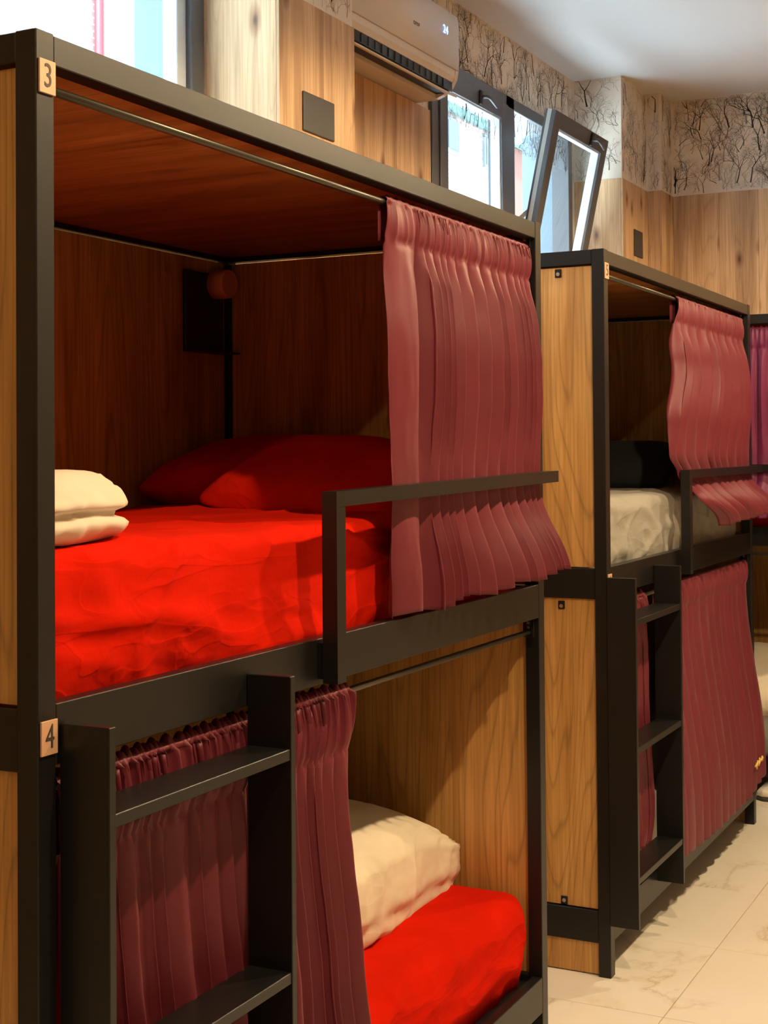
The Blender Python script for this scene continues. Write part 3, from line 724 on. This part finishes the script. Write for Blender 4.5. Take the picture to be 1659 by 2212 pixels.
p1 = box('cover_plate', (2.579, W1 - .007, 2.728), (2.798, W1 - .0002, 2.866), M['plate'], None, .004, 2); tag(p1, 'dark grey cover plate on the oak pier beside the air conditioner', 'cover plate', 'dark cover plates')
p2 = box('cover_plate', (6.41, W3 - .007, 2.757), (6.572, W3 - .0002, 2.915), M['plate'], None, .004, 2); tag(p2, 'small dark cover plate on the far oak pier', 'cover plate', 'dark cover plates')

# air conditioner
ac = empty('air_conditioner', (3.04, W2, 3.19)); tag(ac, 'white wall-mounted air conditioner above the oak cladding', 'air conditioner')
AL = 1.06
prof = [(0, 0), (-.10, 0), (-.135, .018), (-.150, .050)]
body = [(-.001, 0), (-.115, 0), (-.118, .055), (-.196, .062), (-.208, .085), (-.212, .12), (-.212, .33), (-.205, .352), (-.186, .366), (-.16, .370), (-.001, .370)]
bo = prism('body', body, 'x', .012, AL - .012, M['ac'], ac)
fr_ = prism('front_panel', [(-.2125, .112), (-.2175, .116), (-.2185, .33), (-.211, .356), (-.190, .371), (-.16, .3755), (-.155, .3715), (-.186, .3665), (-.205, .352), (-.2122, .33)], 'x', 0.006, AL - .006, M['ac'], ac, True)
for x0_, x1_ in ((0, .03), (AL - .03, AL)):
    e = [(-.001, -.001), (-.115, -.001), (-.150, .012), (-.186, .040), (-.206, .075), (-.214, .115), (-.214, .33), (-.206, .354), (-.187, .3675), (-.16, .3715), (-.001, .3715)]
    prism('end_cap', e, 'x', x0_, x1_, M['ac'], ac)
box('air_outlet', (.03, -.195, .018), (AL - .03, -.116, .060), M['ac_dark'], ac)
for k in range(16): box('vane', (.06 + k * .058, -.200, .022), (.064 + k * .058, -.150, .058), M['plate'], ac)
lv = box('louver', (.035, -.055, -.004), (AL - .035, .055, .004), M['ac'], ac, .003, 2); lv.location = (0, -.172, .016); lv.rotation_euler = (math.radians(27), 0, 0)
text('display_digits', '24', .052, M['blue_led'], ac, (AL - .145, -.2195, .262), (math.radians(90), 0, 0), .0004)
for k, (dx, ww) in enumerate(((0, .010), (.016, .010), (.032, .006), (.044, .012))):
    lt = boxes('brand_mark', [((.60 + dx, -.2196, .205), (.602 + dx, -.2184, .219)), ((.60 + dx, -.2196, .217), (.60 + dx + ww, -.2184, .219)), ((.60 + dx, -.2196, .205 + .006 * (k % 2)), (.60 + dx + ww, -.2184, .207 + .006 * (k % 2)))], M['plate'], ac)

# shoe on the floor by the last bunk
def shoe(loc, rz, label):
    r = empty('shoe', loc, rz); tag(r, label, 'shoe')
    outl = []
    def half(t): return (.026 + .020 * math.sin(min(1, t * 1.15) * math.pi * .5) ** 2) * (1 if t < .86 else math.sqrt(max(0, 1 - ((t - .86) / .14) ** 2)) * .98 + .02) * (1 if t > .08 else math.sqrt(t / .08))
    secs = [k / 20 for k in range(21)]
    for nm, mt, zf, sc2 in (('sole', M['sole'], lambda t: (0, .022), 1.06), ('upper', M['shoe'], lambda t: (.022, .022 + (.075 if t < .35 else .075 - .045 * sstep(.35, .95, t))), 1.0)):
        bm = bmesh.new(); rings = []
        for t in secs:
            hw = max(.003, half(t)) * sc2; za, zc = zf(t); x = (t - .5) * .27
            pts = [(-hw, za), (-hw * .98, za + (zc - za) * .5), (-hw * .72, za + (zc - za) * .88), (0, zc), (hw * .72, za + (zc - za) * .88), (hw * .98, za + (zc - za) * .5), (hw, za), (0, za)]
            rings.append([bm.verts.new((x, y, z)) for y, z in pts])
        for A, B in zip(rings, rings[1:]):
            for k in range(8): bm.faces.new((A[k], A[(k + 1) % 8], B[(k + 1) % 8], B[k]))
        bm.faces.new(rings[0][::-1]); bm.faces.new(rings[-1]); bmesh.ops.recalc_face_normals(bm, faces=bm.faces)
        me = bpy.data.meshes.new(nm); bm.to_mesh(me); bm.free(); link(nm, me, mt, r, True)
    return r
shoe((5.07, .02, 0), math.radians(165), 'off-white shoe on the floor under the bunk at the right edge')
